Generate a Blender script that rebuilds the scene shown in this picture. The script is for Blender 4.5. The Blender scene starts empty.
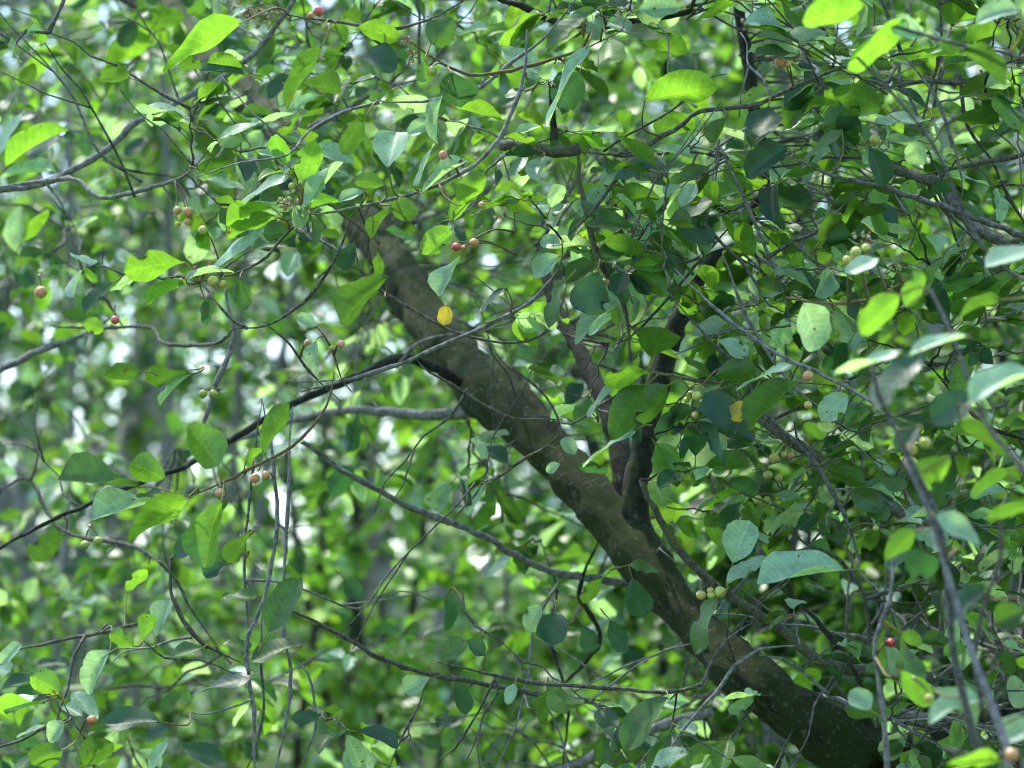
import bpy, math, random
import numpy as np
from mathutils import Vector

rng = np.random.default_rng(11)
random.seed(5)
S = bpy.context.scene
COL = S.collection
R = math.radians

# ------------------------------------------------------------------ camera
F = 3233.0                    # focal length in pixels
PITCH = R(6.5)
CAM = np.array([0.0, 0.0, 1.6])
cd = bpy.data.cameras.new('camera')
cd.sensor_width = 36.0
cd.lens = 36.0 * F / 1024.0
cd.clip_start = 0.05
cd.clip_end = 2000.0
cd.dof.use_dof = True
cd.dof.focus_distance = 3.02
cd.dof.aperture_fstop = 7.8
cam = bpy.data.objects.new('camera', cd)
cam.location = CAM
cam.rotation_euler = (R(90) + PITCH, 0, 0)
COL.objects.link(cam)
S.camera = cam
RIGHT = np.array([1.0, 0, 0])
FWD = np.array([0, math.cos(PITCH), math.sin(PITCH)])
UPV = np.array([0, -math.sin(PITCH), math.cos(PITCH)])

def P(px, py, d):
    return CAM + FWD * d + RIGHT * ((px - 512) / F * d) - UPV * ((py - 384) / F * d)

def proj(p):
    q = np.asarray(p) - CAM
    d = q @ FWD
    return 512 + F * (q @ RIGHT) / d, 384 - F * (q @ UPV) / d, d

# ------------------------------------------------------------------ light
SUN_EL, SUN_AZ = R(64), R(-38)        # azimuth from +Y (view direction) towards -X: behind the leaves, from the left
w = bpy.data.worlds.new('World')
S.world = w
w.use_nodes = True
nt = w.node_tree
bg = nt.nodes['Background']
sky = nt.nodes.new('ShaderNodeTexSky')
sky.sky_type = 'NISHITA'
sky.sun_disc = False
sky.sun_elevation = SUN_EL
sky.sun_rotation = SUN_AZ
sky.air_density = 1.0
sky.dust_density = 1.2
nt.links.new(sky.outputs[0], bg.inputs[0])
bg.inputs[1].default_value = 0.15
sd = bpy.data.lights.new('sun', 'SUN')
sd.energy = 2.0
sd.angle = R(3.0)
sd.color = (1.0, 0.97, 0.89)
sun = bpy.data.objects.new('sun', sd)
sdir = Vector((math.sin(SUN_AZ) * math.cos(SUN_EL), math.cos(SUN_AZ) * math.cos(SUN_EL), math.sin(SUN_EL)))
sun.rotation_euler = sdir.to_track_quat('Z', 'Y').to_euler()
COL.objects.link(sun)
S.view_settings.view_transform = 'Standard'
S.view_settings.look = 'None'
S.view_settings.gamma = 1.0
S.view_settings.use_curve_mapping = False
S.view_settings.exposure = 2.08
S.cycles.max_bounces = 7
S.cycles.transmission_bounces = 5
S.cycles.diffuse_bounces = 3
S.cycles.filter_width = 1.15
S.cycles.glossy_bounces = 2
S.cycles.use_denoising = True

# ------------------------------------------------------------------ materials
def new_mat(name):
    m = bpy.data.materials.new(name)
    m.use_nodes = True
    m.node_tree.nodes.clear()
    return m, m.node_tree.nodes, m.node_tree.links

def leaf_material(name, detail=True, trans=0.43, rough=0.47):
    m, N, L = new_mat(name)
    out = N.new('ShaderNodeOutputMaterial')
    at = N.new('ShaderNodeAttribute'); at.attribute_name = 'tint'
    pr = N.new('ShaderNodeBsdfPrincipled')
    pr.inputs['Roughness'].default_value = rough
    pr.inputs['Specular IOR Level'].default_value = 0.6
    tr = N.new('ShaderNodeBsdfTranslucent')
    mx = N.new('ShaderNodeMixShader'); mx.inputs[0].default_value = trans
    base = at.outputs['Color']
    if detail:
        tc = N.new('ShaderNodeTexCoord')
        sp = N.new('ShaderNodeSeparateXYZ'); L.new(tc.outputs['UV'], sp.inputs[0])
        def M(op, a, b=None, c=None):
            n = N.new('ShaderNodeMath'); n.operation = op
            for i, v in enumerate((a, b, c)):
                if v is None: continue
                if isinstance(v, (int, float)): n.inputs[i].default_value = v
                else: L.new(v, n.inputs[i])
            return n.outputs[0]
        u = M('ABSOLUTE', M('MULTIPLY_ADD', sp.outputs[0], 2.0, -1.0))
        v = sp.outputs[1]
        ph = M('SUBTRACT', M('MULTIPLY', v, 8.5), M('MULTIPLY', M('POWER', u, 1.25), 1.55))
        tri = M('ABSOLUTE', M('SUBTRACT', M('FRACT', ph), 0.5))      # 0.5 on a vein
        side = M('SMOOTH_MIN', M('MULTIPLY', M('SUBTRACT', 0.5, tri), 9.0), 1.0, 0.3)   # 0 on vein, 1 between
        mid = M('SMOOTH_MIN', M('MULTIPLY', u, 16.0), 1.0, 0.3)
        plain = M('MULTIPLY', M('ADD', M('MULTIPLY', side, 0.45), 0.55), M('ADD', M('MULTIPLY', mid, 0.6), 0.4))
        vm = N.new('ShaderNodeMixRGB'); vm.blend_type = 'MIX'
        bl = N.new('ShaderNodeMixRGB'); bl.blend_type = 'MULTIPLY'; bl.inputs[0].default_value = 1.0
        L.new(base, bl.inputs[1]); bl.inputs[2].default_value = (1.75, 1.55, 1.5, 1)
        L.new(plain, vm.inputs[0]); L.new(bl.outputs[0], vm.inputs[1]); L.new(base, vm.inputs[2])
        ge = N.new('ShaderNodeNewGeometry')
        nz = N.new('ShaderNodeTexNoise'); nz.inputs['Scale'].default_value = 90; nz.inputs['Detail'].default_value = 4
        L.new(ge.outputs['Position'], nz.inputs['Vector'])
        hv = N.new('ShaderNodeMixRGB'); hv.blend_type = 'MULTIPLY'; hv.inputs[0].default_value = 1.0
        cr = N.new('ShaderNodeMapRange'); cr.inputs[1].default_value = 0.3; cr.inputs[2].default_value = 0.7
        cr.inputs[3].default_value = 0.78; cr.inputs[4].default_value = 1.2
        L.new(nz.outputs[0], cr.inputs[0]); L.new(vm.outputs[0], hv.inputs[1]); L.new(cr.outputs[0], hv.inputs[2])
        # small brown blemishes
        n2 = N.new('ShaderNodeTexNoise'); n2.inputs['Scale'].default_value = 160; n2.inputs['Detail'].default_value = 2
        L.new(ge.outputs['Position'], n2.inputs['Vector'])
        c2 = N.new('ShaderNodeMapRange'); c2.inputs[1].default_value = 0.69; c2.inputs[2].default_value = 0.73
        L.new(n2.outputs[0], c2.inputs[0])
        bw = N.new('ShaderNodeMixRGB'); L.new(c2.outputs[0], bw.inputs[0]); L.new(hv.outputs[0], bw.inputs[1])
        bw.inputs[2].default_value = (0.09, 0.045, 0.015, 1)
        base = bw.outputs[0]
        bp = N.new('ShaderNodeBump'); bp.inputs['Strength'].default_value = 0.22; bp.inputs['Distance'].default_value = 0.0004
        sn = M('MULTIPLY', M('SINE', M('MULTIPLY', tri, math.pi)), -1.0)
        hh = M('ADD', M('ADD', sn, M('MULTIPLY', mid, 0.5)), M('MULTIPLY', nz.outputs[0], 0.5))
        L.new(hh, bp.inputs['Height'])
        L.new(bp.outputs[0], pr.inputs['Normal'])
    L.new(base, pr.inputs['Base Color'])
    tm = N.new('ShaderNodeMixRGB'); tm.blend_type = 'MULTIPLY'; tm.inputs[0].default_value = 1.0
    L.new(base, tm.inputs[1]); tm.inputs[2].default_value = (2.5, 2.45, .95, 1) if detail else (2.5, 2.4, .95, 1)
    L.new(tm.outputs[0], tr.inputs[0])
    L.new(pr.outputs[0], mx.inputs[1]); L.new(tr.outputs[0], mx.inputs[2]); L.new(mx.outputs[0], out.inputs[0])
    return m

LEAF = leaf_material('leaf_near')
LEAF_FAR = leaf_material('leaf_far', detail=False, trans=0.36, rough=0.45)

def bark_material(name, dark, light, moss, moss_amt, scale=60, lichen=0.3, bump=0.004, lich=(.26, .28, .23), stretch=False):
    m, N, L = new_mat(name)
    out = N.new('ShaderNodeOutputMaterial')
    pr = N.new('ShaderNodeBsdfPrincipled'); pr.inputs['Roughness'].default_value = 0.85
    pr.inputs['Specular IOR Level'].default_value = 0.25
    ge = N.new('ShaderNodeNewGeometry')
    def noise(s, det=5, rough=0.6, vec=None):
        n = N.new('ShaderNodeTexNoise'); n.inputs['Scale'].default_value = s; n.inputs['Detail'].default_value = det
        n.inputs['Roughness'].default_value = rough
        L.new(vec if vec else ge.outputs['Position'], n.inputs['Vector']); return n.outputs[0]
    def ramp(src, a, b):
        r = N.new('ShaderNodeMapRange'); r.inputs[1].default_value = a; r.inputs[2].default_value = b
        L.new(src, r.inputs[0]); return r.outputs[0]
    def mix(f, a, b):
        x = N.new('ShaderNodeMixRGB'); L.new(f, x.inputs[0])
        if isinstance(a, tuple): x.inputs[1].default_value = a + (1,)
        else: L.new(a, x.inputs[1])
        x.inputs[2].default_value = b + (1,)
        return x.outputs[0]
    if stretch:
        cmb = N.new('ShaderNodeCombineXYZ')
        for i_, vv in enumerate(((.707 * .3, 0, -.707 * .3), (.707, 0, .707), (0, 1, 0))):
            dt = N.new('ShaderNodeVectorMath'); dt.operation = 'DOT_PRODUCT'; L.new(ge.outputs['Position'], dt.inputs[0]); dt.inputs[1].default_value = vv
            L.new(dt.outputs['Value'], cmb.inputs[i_])
        n1 = noise(scale * 2.6, 9, 0.8, cmb.outputs[0])
    else: n1 = noise(scale, 8, 0.7)
    c = mix(ramp(n1, 0.44, 0.60) if stretch else ramp(n1, 0.35, 0.68), dark, light)
    c = mix(ramp(noise(scale * 0.35, 5), 0.62 - moss_amt * 0.4, 0.74 - moss_amt * 0.3), c, moss)
    vo = N.new('ShaderNodeTexVoronoi'); vo.inputs['Scale'].default_value = scale * 2.2
    wn = N.new('ShaderNodeTexNoise'); wn.inputs['Scale'].default_value = scale * 3; wn.inputs['Detail'].default_value = 3
    L.new(ge.outputs['Position'], wn.inputs['Vector'])
    wa = N.new('ShaderNodeVectorMath'); wa.operation = 'MULTIPLY_ADD'; L.new(wn.outputs['Color'], wa.inputs[0]); wa.inputs[1].default_value = (.9 / scale,) * 3
    L.new(ge.outputs['Position'], wa.inputs[2]); L.new(wa.outputs[0], vo.inputs['Vector'])
    mlt = N.new('ShaderNodeMath'); mlt.operation = 'MULTIPLY'
    L.new(ramp(vo.outputs['Distance'], 0.34, 0.12), mlt.inputs[0])
    L.new(ramp(noise(scale * 0.5, 3), 0.62 - lichen * 0.25, 0.7 - lichen * 0.2), mlt.inputs[1])
    c = mix(mlt.outputs[0], c, lich)
    L.new(c, pr.inputs['Base Color'])
    bp = N.new('ShaderNodeBump'); bp.inputs['Strength'].default_value = 1.0; bp.inputs['Distance'].default_value = bump
    L.new(n1, bp.inputs['Height']); L.new(bp.outputs[0], pr.inputs['Normal'])
    L.new(pr.outputs[0], out.inputs[0])
    return m

BARK_TRUNK = bark_material('bark_mossy', (0.006, 0.008, 0.004), (0.082, 0.096, 0.058), (0.046, 0.070, 0.015), 0.75, 55, 0.9, 0.012, (.16, .18, .13), stretch=True)
BARK_LIMB = bark_material('bark_dark', (0.010, 0.011, 0.007), (0.052, 0.056, 0.040), (0.06, 0.07, 0.03), 0.2, 110, 0.35, 0.003)
BARK_GREY = bark_material('bark_grey', (0.07, 0.068, 0.066), (0.34, 0.34, 0.33), (0.09, 0.10, 0.06), 0.1, 160, 0.7, 0.002)
BARK_TWIG = bark_material('bark_twig', (0.022, 0.020, 0.016), (0.19, 0.185, 0.165), (0.08, 0.085, 0.06), 0.1, 260, 0.5, 0.001)
BARK_SHOOT = bark_material('bark_shoot', (0.12, 0.065, 0.035), (0.20, 0.13, 0.07), (0.14, 0.16, 0.05), 0.3, 260, 0.1, 0.0006)
BARK_LICHEN = bark_material('bark_lichen', (0.05, 0.045, 0.035), (0.19, 0.18, 0.15), (0.12, 0.13, 0.06), 0.35, 150, 1.3, 0.004)
BARK_PALE = bark_material('bark_pale', (0.10, 0.095, 0.08), (0.36, 0.34, 0.30), (0.14, 0.16, 0.09), 0.2, 14, 0.5, 0.004)

def simple_mat(name, rough=0.4, spec=0.5, sub=0.0):
    m, N, L = new_mat(name)
    out = N.new('ShaderNodeOutputMaterial')
    pr = N.new('ShaderNodeBsdfPrincipled'); pr.inputs['Roughness'].default_value = rough
    pr.inputs['Specular IOR Level'].default_value = spec
    at = N.new('ShaderNodeAttribute'); at.attribute_name = 'tint'
    ge = N.new('ShaderNodeNewGeometry')
    nz = N.new('ShaderNodeTexNoise'); nz.inputs['Scale'].default_value = 300; nz.inputs['Detail'].default_value = 3
    L.new(ge.outputs['Position'], nz.inputs['Vector'])
    mr = N.new('ShaderNodeMapRange'); mr.inputs[1].default_value = .3; mr.inputs[2].default_value = .7
    mr.inputs[3].default_value = .68; mr.inputs[4].default_value = 1.25; L.new(nz.outputs[0], mr.inputs[0])
    mx = N.new('ShaderNodeMixRGB'); mx.blend_type = 'MULTIPLY'; mx.inputs[0].default_value = 1
    L.new(at.outputs['Color'], mx.inputs[1]); L.new(mr.outputs[0], mx.inputs[2])
    L.new(mx.outputs[0], pr.inputs['Base Color']); L.new(pr.outputs[0], out.inputs[0])
    return m
BERRY = simple_mat('berry_skin', 0.32, 0.5)
BUD = simple_mat('bud_green', 0.6, 0.3)

def ground_material():
    m, N, L = new_mat('woodland_floor')
    out = N.new('ShaderNodeOutputMaterial'); pr = N.new('ShaderNodeBsdfPrincipled'); pr.inputs['Roughness'].default_value = .95; pr.inputs['Specular IOR Level'].default_value = .1
    ge = N.new('ShaderNodeNewGeometry')
    a = N.new('ShaderNodeTexNoise'); a.inputs['Scale'].default_value = 2.2; a.inputs['Detail'].default_value = 10
    b = N.new('ShaderNodeTexNoise'); b.inputs['Scale'].default_value = .5; b.inputs['Detail'].default_value = 6
    L.new(ge.outputs['Position'], a.inputs['Vector']); L.new(ge.outputs['Position'], b.inputs['Vector'])
    r = N.new('ShaderNodeValToRGB'); L.new(a.outputs[0], r.inputs[0])
    r.color_ramp.elements[0].position = .35; r.color_ramp.elements[0].color = (.035, .03, .015, 1)
    r.color_ramp.elements[1].position = .62; r.color_ramp.elements[1].color = (.05, .09, .02, 1)
    mx = N.new('ShaderNodeMixRGB'); L.new(b.outputs[0], mx.inputs[0]); L.new(r.outputs[0], mx.inputs[1]); mx.inputs[2].default_value = (.06, .10, .022, 1)
    L.new(mx.outputs[0], pr.inputs['Base Color'])
    bp = N.new('ShaderNodeBump'); bp.inputs['Distance'].default_value = .05; L.new(a.outputs[0], bp.inputs['Height']); L.new(bp.outputs[0], pr.inputs['Normal'])
    L.new(pr.outputs[0], out.inputs[0])
    return m
GROUND = ground_material()

# ------------------------------------------------------------------ mesh helpers
class Buf:
    """collects vertices / quads / colours and links them as one mesh object"""
    def __init__(s): s.v, s.f, s.c, s.uv, s.n = [], [], [], [], 0
    def add(s, v, f, col=None, uv=None):
        v = np.asarray(v, float); f = np.asarray(f, int)
        s.v.append(v); s.f.append(f + s.n); s.n += len(v)
        s.c.append(np.tile(col, (len(v), 1)) if (col is not None and np.ndim(col) == 1) else (col if col is not None else np.full((len(v), 3), .3)))
        s.uv.append(uv if uv is not None else np.full((len(v), 2), .5))
    def empty(s): return s.n == 0
    def build(s, name, mat, parent=None, origin=None, smooth=True):
        v = np.concatenate(s.v); f = np.concatenate(s.f); c = np.concatenate(s.c); uv = np.concatenate(s.uv)
        base = np.zeros(3)
        if parent is not None:
            base = np.array(world_of(parent))
        org = np.asarray(origin, float) if origin is not None else base
        v = v - org
        me = bpy.data.meshes.new(name)
        me.vertices.add(len(v)); me.vertices.foreach_set('co', v.astype(np.float32).ravel())
        me.loops.add(f.size); me.loops.foreach_set('vertex_index', f.astype(np.int32).ravel())
        me.polygons.add(len(f)); me.polygons.foreach_set('loop_start', np.arange(0, f.size, 4, dtype=np.int32))
        me.update(calc_edges=True)
        me.polygons.foreach_set('use_smooth', np.full(len(f), smooth))
        ca = me.color_attributes.new('tint', 'FLOAT_COLOR', 'POINT')
        ca.data.foreach_set('color', np.hstack([c, np.ones((len(c), 1))]).astype(np.float32).ravel())
        ul = me.uv_layers.new(name='UVMap')
        ul.data.foreach_set('uv', uv[f.ravel()].astype(np.float32).ravel())
        me.materials.append(mat)
        o = bpy.data.objects.new(name, me)
        COL.objects.link(o)
        if parent is not None: o.parent = parent
        o.location = org - base
        WORLD[o.name] = org
        return o
WORLD = {}
def world_of(o): return WORLD[o.name]

def thing(name, label, cat, loc, group=None):
    o = bpy.data.objects.new(name, None); COL.objects.link(o)
    o.empty_display_size = .1
    o.location = loc; WORLD[o.name] = np.array(loc, float)
    o['label'] = label; o['category'] = cat
    if group: o['group'] = group
    return o

def smooth_path(pts, rad, step):
    pts = np.asarray(pts, float); rad = np.asarray(rad, float)
    n = len(pts)
    if n < 3:
        k = max(3, int(np.linalg.norm(pts[-1] - pts[0]) / step) + 1)
        t = np.linspace(0, 1, k)[:, None]
        return pts[0] * (1 - t) + pts[-1] * t, rad[0] + (rad[-1] - rad[0]) * t[:, 0]
    e = np.vstack([2 * pts[0] - pts[1], pts, 2 * pts[-1] - pts[-2]])
    O, Q = [], []
    for i in range(n - 1):
        p0, p1, p2, p3 = e[i:i + 4]
        k = max(2, int(np.linalg.norm(p2 - p1) / step))
        for t in np.arange(k) / k:
            O.append(.5 * (2 * p1 + (p2 - p0) * t + (2 * p0 - 5 * p1 + 4 * p2 - p3) * t * t + (3 * p1 - 3 * p2 + p3 - p0) * t ** 3))
            Q.append(rad[i] + (rad[i + 1] - rad[i]) * t)
    O.append(pts[-1]); Q.append(rad[-1])
    return np.array(O), np.array(Q)

def tube(buf, path, rad, sides=6, rough=0.0, col=(.1, .1, .1)):
    path = np.asarray(path, float); n = len(path)
    T = np.gradient(path, axis=0); T /= np.linalg.norm(T, axis=1)[:, None] + 1e-12
    ref = np.array([0, 0, 1.0]) if abs(T[0][2]) < .9 else np.array([1.0, 0, 0])
    u = np.cross(T[0], ref); u /= np.linalg.norm(u)
    V = []
    ang = np.linspace(0, 2 * math.pi, sides, endpoint=False)
    ca, sa = np.cos(ang)[:, None], np.sin(ang)[:, None]
    for i in range(n):
        u = u - T[i] * (u @ T[i]); u /= np.linalg.norm(u) + 1e-12
        w_ = np.cross(T[i], u)
        r = rad[i] * (1 + (rough * rng.standard_normal((sides, 1)) if rough else 0))
        V.append(path[i] + (ca * u + sa * w_) * r)
    V.append(np.repeat(path[-1][None] + T[-1] * rad[-1] * .6, sides, 0))
    V.insert(0, np.repeat(path[0][None], sides, 0))
    V = np.vstack(V)
    rings = n + 2
    i = np.arange(rings - 1)[:, None] * sides; j = np.arange(sides)[None]; k = (j + 1) % sides
    f = np.stack([i + j, i + k, i + sides + k, i + sides + j], -1).reshape(-1, 4)
    buf.add(V, f, np.array(col, float))

# leaf templates ------------------------------------------------------
def leaf_template(nu, nv, fold, curl, wave, twist, shape=0, ser=0.0, seed=0):
    r = np.random.default_rng(seed)
    tv = np.linspace(0, 1, nv + 1)
    xp = [0, .04, .12, .25, .4, .55, .68, .8, .9, .96, 1]
    shapes = [[.03, .20, .50, .80, .97, 1, .96, .84, .62, .36, .0],
              [.03, .15, .38, .66, .89, 1, 1, .93, .74, .44, .0],
              [.04, .24, .58, .87, 1, .99, .90, .74, .50, .26, .0]]
    wv = np.interp(tv, xp, shapes[shape % 3])
    us = np.linspace(-1, 1, 2 * nu + 1)
    V, UV = [], []
    for a, (v, wd) in enumerate(zip(tv, wv)):
        for u in us:
            x = .5 * u * wd
            if abs(u) == 1 and 0 < a < nv and nv > 4: x *= 1 + ser * .7 * r.standard_normal() + .05 * math.sin(v * 8 + seed * 2 + u)
            z = fold * abs(x) - curl * (v ** 2) + wave * math.sin(v * 9 + seed + (2 if u > 0 else 0)) * abs(u) ** 2 * .5
            z += twist * x * (v - .3) + .04 * wave * r.standard_normal()
            V.append((x, v - .15 * curl * curl * v, z)); UV.append((u * .5 + .5, v))
    W = 2 * nu + 1
    f = [(a * W + b, a * W + b + 1, (a + 1) * W + b + 1, (a + 1) * W + b) for a in range(nv) for b in range(2 * nu)]
    return np.array(V), np.array(f), np.array(UV)

HI = [leaf_template(3, 12, f_, c_, w_, t_, s_, .05, i) for i, (f_, c_, w_, t_, s_) in enumerate([
    (.25, .12, .05, .2, 0), (.4, .22, .06, -.3, 1), (.15, -.1, .08, .3, 2), (.5, .3, .05, .1, 0),
    (.1, .18, .09, -.4, 1), (.3, .05, .07, .5, 2), (.45, .15, .06, -.2, 1), (-.15, .25, .08, .2, 0), (.35, .35, .10, .6, 2), (.2, -.2, .12, -.6, 1), (.5, .1, .08, .3, 0), (.05, .4, .12, .2, 2), (.3, .1, .14, -.3, 0), (.45, -.05, .1, .7, 1)])]
for i_ in (4, 9, 11, 12):           # bitten margins
    V_ = HI[i_][0]; row = 4 + i_ % 5; V_[row * 7 + (6 if i_ % 2 else 0), 0] *= .45; V_[(row + 1) * 7 + (6 if i_ % 2 else 0), 0] *= .6
MIDL = [leaf_template(1, 5, f_, c_, 0.06, t_, s_, 0, i) for i, (f_, c_, t_, s_) in enumerate([
    (.3, .15, .2, 0), (.45, .3, -.3, 1), (.1, -.1, .4, 2), (.2, .2, -.2, 0)])]
LOW = [leaf_template(1, 2, .3, .2, 0, .2, 0, 0, 1), leaf_template(1, 2, .1, -.1, 0, -.2, 1, 0, 2)]

def unit(a): return a / (np.linalg.norm(a, axis=-1, keepdims=True) + 1e-12)

def add_leaves(buf, tmpl, base, axis, normal, length, width, col):
    """vectorised: N leaves sharing template list"""
    base, axis, normal = map(lambda a: np.atleast_2d(np.asarray(a, float)), (base, axis, normal))
    n = len(base)
    length = np.broadcast_to(length, n).astype(float); width = np.broadcast_to(width, n).astype(float)
    col = np.broadcast_to(col, (n, 3))
    axis = unit(axis); normal = unit(normal - axis * (normal * axis).sum(1, keepdims=True))
    X = np.cross(axis, normal)
    pick = rng.integers(0, len(tmpl), n)
    for k, (tv, tf, tuv) in enumerate(tmpl):
        s = np.where(pick == k)[0]
        if len(s) == 0: continue
        m = len(tv)
        V = base[s][:, None] + X[s][:, None] * (tv[None, :, 0:1] * width[s][:, None, None]) \
            + axis[s][:, None] * (tv[None, :, 1:2] * length[s][:, None, None]) \
            + normal[s][:, None] * (tv[None, :, 2:3] * length[s][:, None, None] * .8)
        f = (np.arange(len(s))[:, None, None] * m + tf[None]).reshape(-1, 4)
        buf.add(V.reshape(-1, 3), f, np.repeat(col[s], m, 0), np.tile(tuv, (len(s), 1)))

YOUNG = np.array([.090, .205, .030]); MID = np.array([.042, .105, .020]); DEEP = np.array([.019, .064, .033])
SKY_SHEEN = np.array([.175, .300, .225]); YELLOW = np.array([.36, .28, .03])  # first tint: pale leaf tops, reflected sky painted into the colour
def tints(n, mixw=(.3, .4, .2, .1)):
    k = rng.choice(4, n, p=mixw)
    c = np.stack([YOUNG, MID, DEEP, SKY_SHEEN])[k]
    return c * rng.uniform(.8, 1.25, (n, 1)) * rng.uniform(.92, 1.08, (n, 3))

# ------------------------------------------------------------------ ground
gv, gf = [], []
NG = 60
gs = np.concatenate([-np.geomspace(400, 2, NG // 2), np.geomspace(2, 400, NG // 2)])
for y in gs:
    for x in gs:
        far = max(0.0, math.hypot(x, y) - 6)
        gv.append((x, y, .05 * math.sin(x * 1.3) * math.cos(y * .9) + min(far, 60) * .004 * math.sin(x * .11 + y * .07) + .075 * max(0, min(math.hypot(x, y), 160) - 16)))
for a in range(NG - 1):
    for b in range(NG - 1):
        gf.append((a * NG + b, a * NG + b + 1, (a + 1) * NG + b + 1, (a + 1) * NG + b))
g = Buf(); g.add(gv, gf); g = g.build('ground', GROUND); g['kind'] = 'structure'

# ------------------------------------------------------------------ main tree
tree_base = P(880, 900, 3.25); tree_base[2] = -.02; tree_base[0] += .04
TREE = thing('buckthorn_tree', 'leaning mossy tree with a curved trunk, arching grey twigs and small berries', 'tree', tree_base)

# trunk
tp = [(160, 10, 18, 5.6), (215, 68, 18, 5.2), (272, 118, 19, 4.8), (330, 178, 21, 4.4), (378, 240, 24, 4.1), (415, 300, 24, 3.9),
      (462, 364, 27, 3.75), (520, 418, 28, 3.6), (575, 478, 27, 3.5), (630, 544, 26, 3.42), (682, 611, 25, 3.36), (738, 669, 26, 3.3),
      (790, 709, 30, 3.26), (832, 733, 34, 3.25), (864, 764, 38, 3.25), (874, 820, 42, 3.25)]
pts = [P(x, y, d) for x, y, r, d in tp]; rad = [r * .88 * d / F for x, y, r, d in tp]
pts = [P(60, -60, 6.1), P(-60, -150, 6.6)][::-1] + pts; rad = [.030, .036] + rad
e = pts[-1]
pts += [e * .6 + tree_base * .4 + np.array([0.03, .02, 0]), e * .25 + tree_base * .75 + np.array([.02, 0, 0]), tree_base + np.array([0, 0, -.1])]
rad += [.052, .060, .085]
path, rr = smooth_path(pts, rad, .012)
# knots and swellings
sc = np.cumsum(np.r_[0, np.linalg.norm(np.diff(path, axis=0), axis=1)])
for kx, ky, amt in ((500, 398, .20), (476, 408, .12), (640, 552, .16), (405, 290, .08), (742, 668, .10)):     # collars where limbs leave, old scars
    kq = np.array([proj(p)[:2] for p in path]); rr = rr * (1 + amt * np.exp(-(np.hypot(kq[:, 0] - kx, kq[:, 1] - ky) / 22) ** 2))
rr = rr * (1 + .035 * np.sin(sc * 21) + .03 * np.sin(sc * 47 + 1) + .02 * np.sin(sc * 90))
tb = Buf(); sides = 28
n0 = len(path)
tube(tb, path, rr, sides, 0, (.1, .1, .08))
v = tb.v[0]
cen = np.vstack([path[:1], path, path[-1:]]).repeat(sides, 0)
dv = v - cen
ph = v * 1.0
disp = (.10 * np.sin(ph[:, 0] * 95 + 2 * np.sin(ph[:, 2] * 60)) * np.sin(ph[:, 2] * 80 + ph[:, 1] * 70) + .06 * np.sin(ph[:, 0] * 230 + ph[:, 2] * 190) * np.sin(ph[:, 1] * 160) + .045 * np.sin((ph[:, 0] + ph[:, 2]) * 420 + 3 * np.sin(ph[:, 0] * 50)) + .03 * rng.standard_normal(len(v)))
tb.v[0] = v + dv * disp[:, None]
TRUNK = tb.build('trunk', BARK_TRUNK, TREE)
trunk_px = np.array([proj(p) for p in path])

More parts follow.
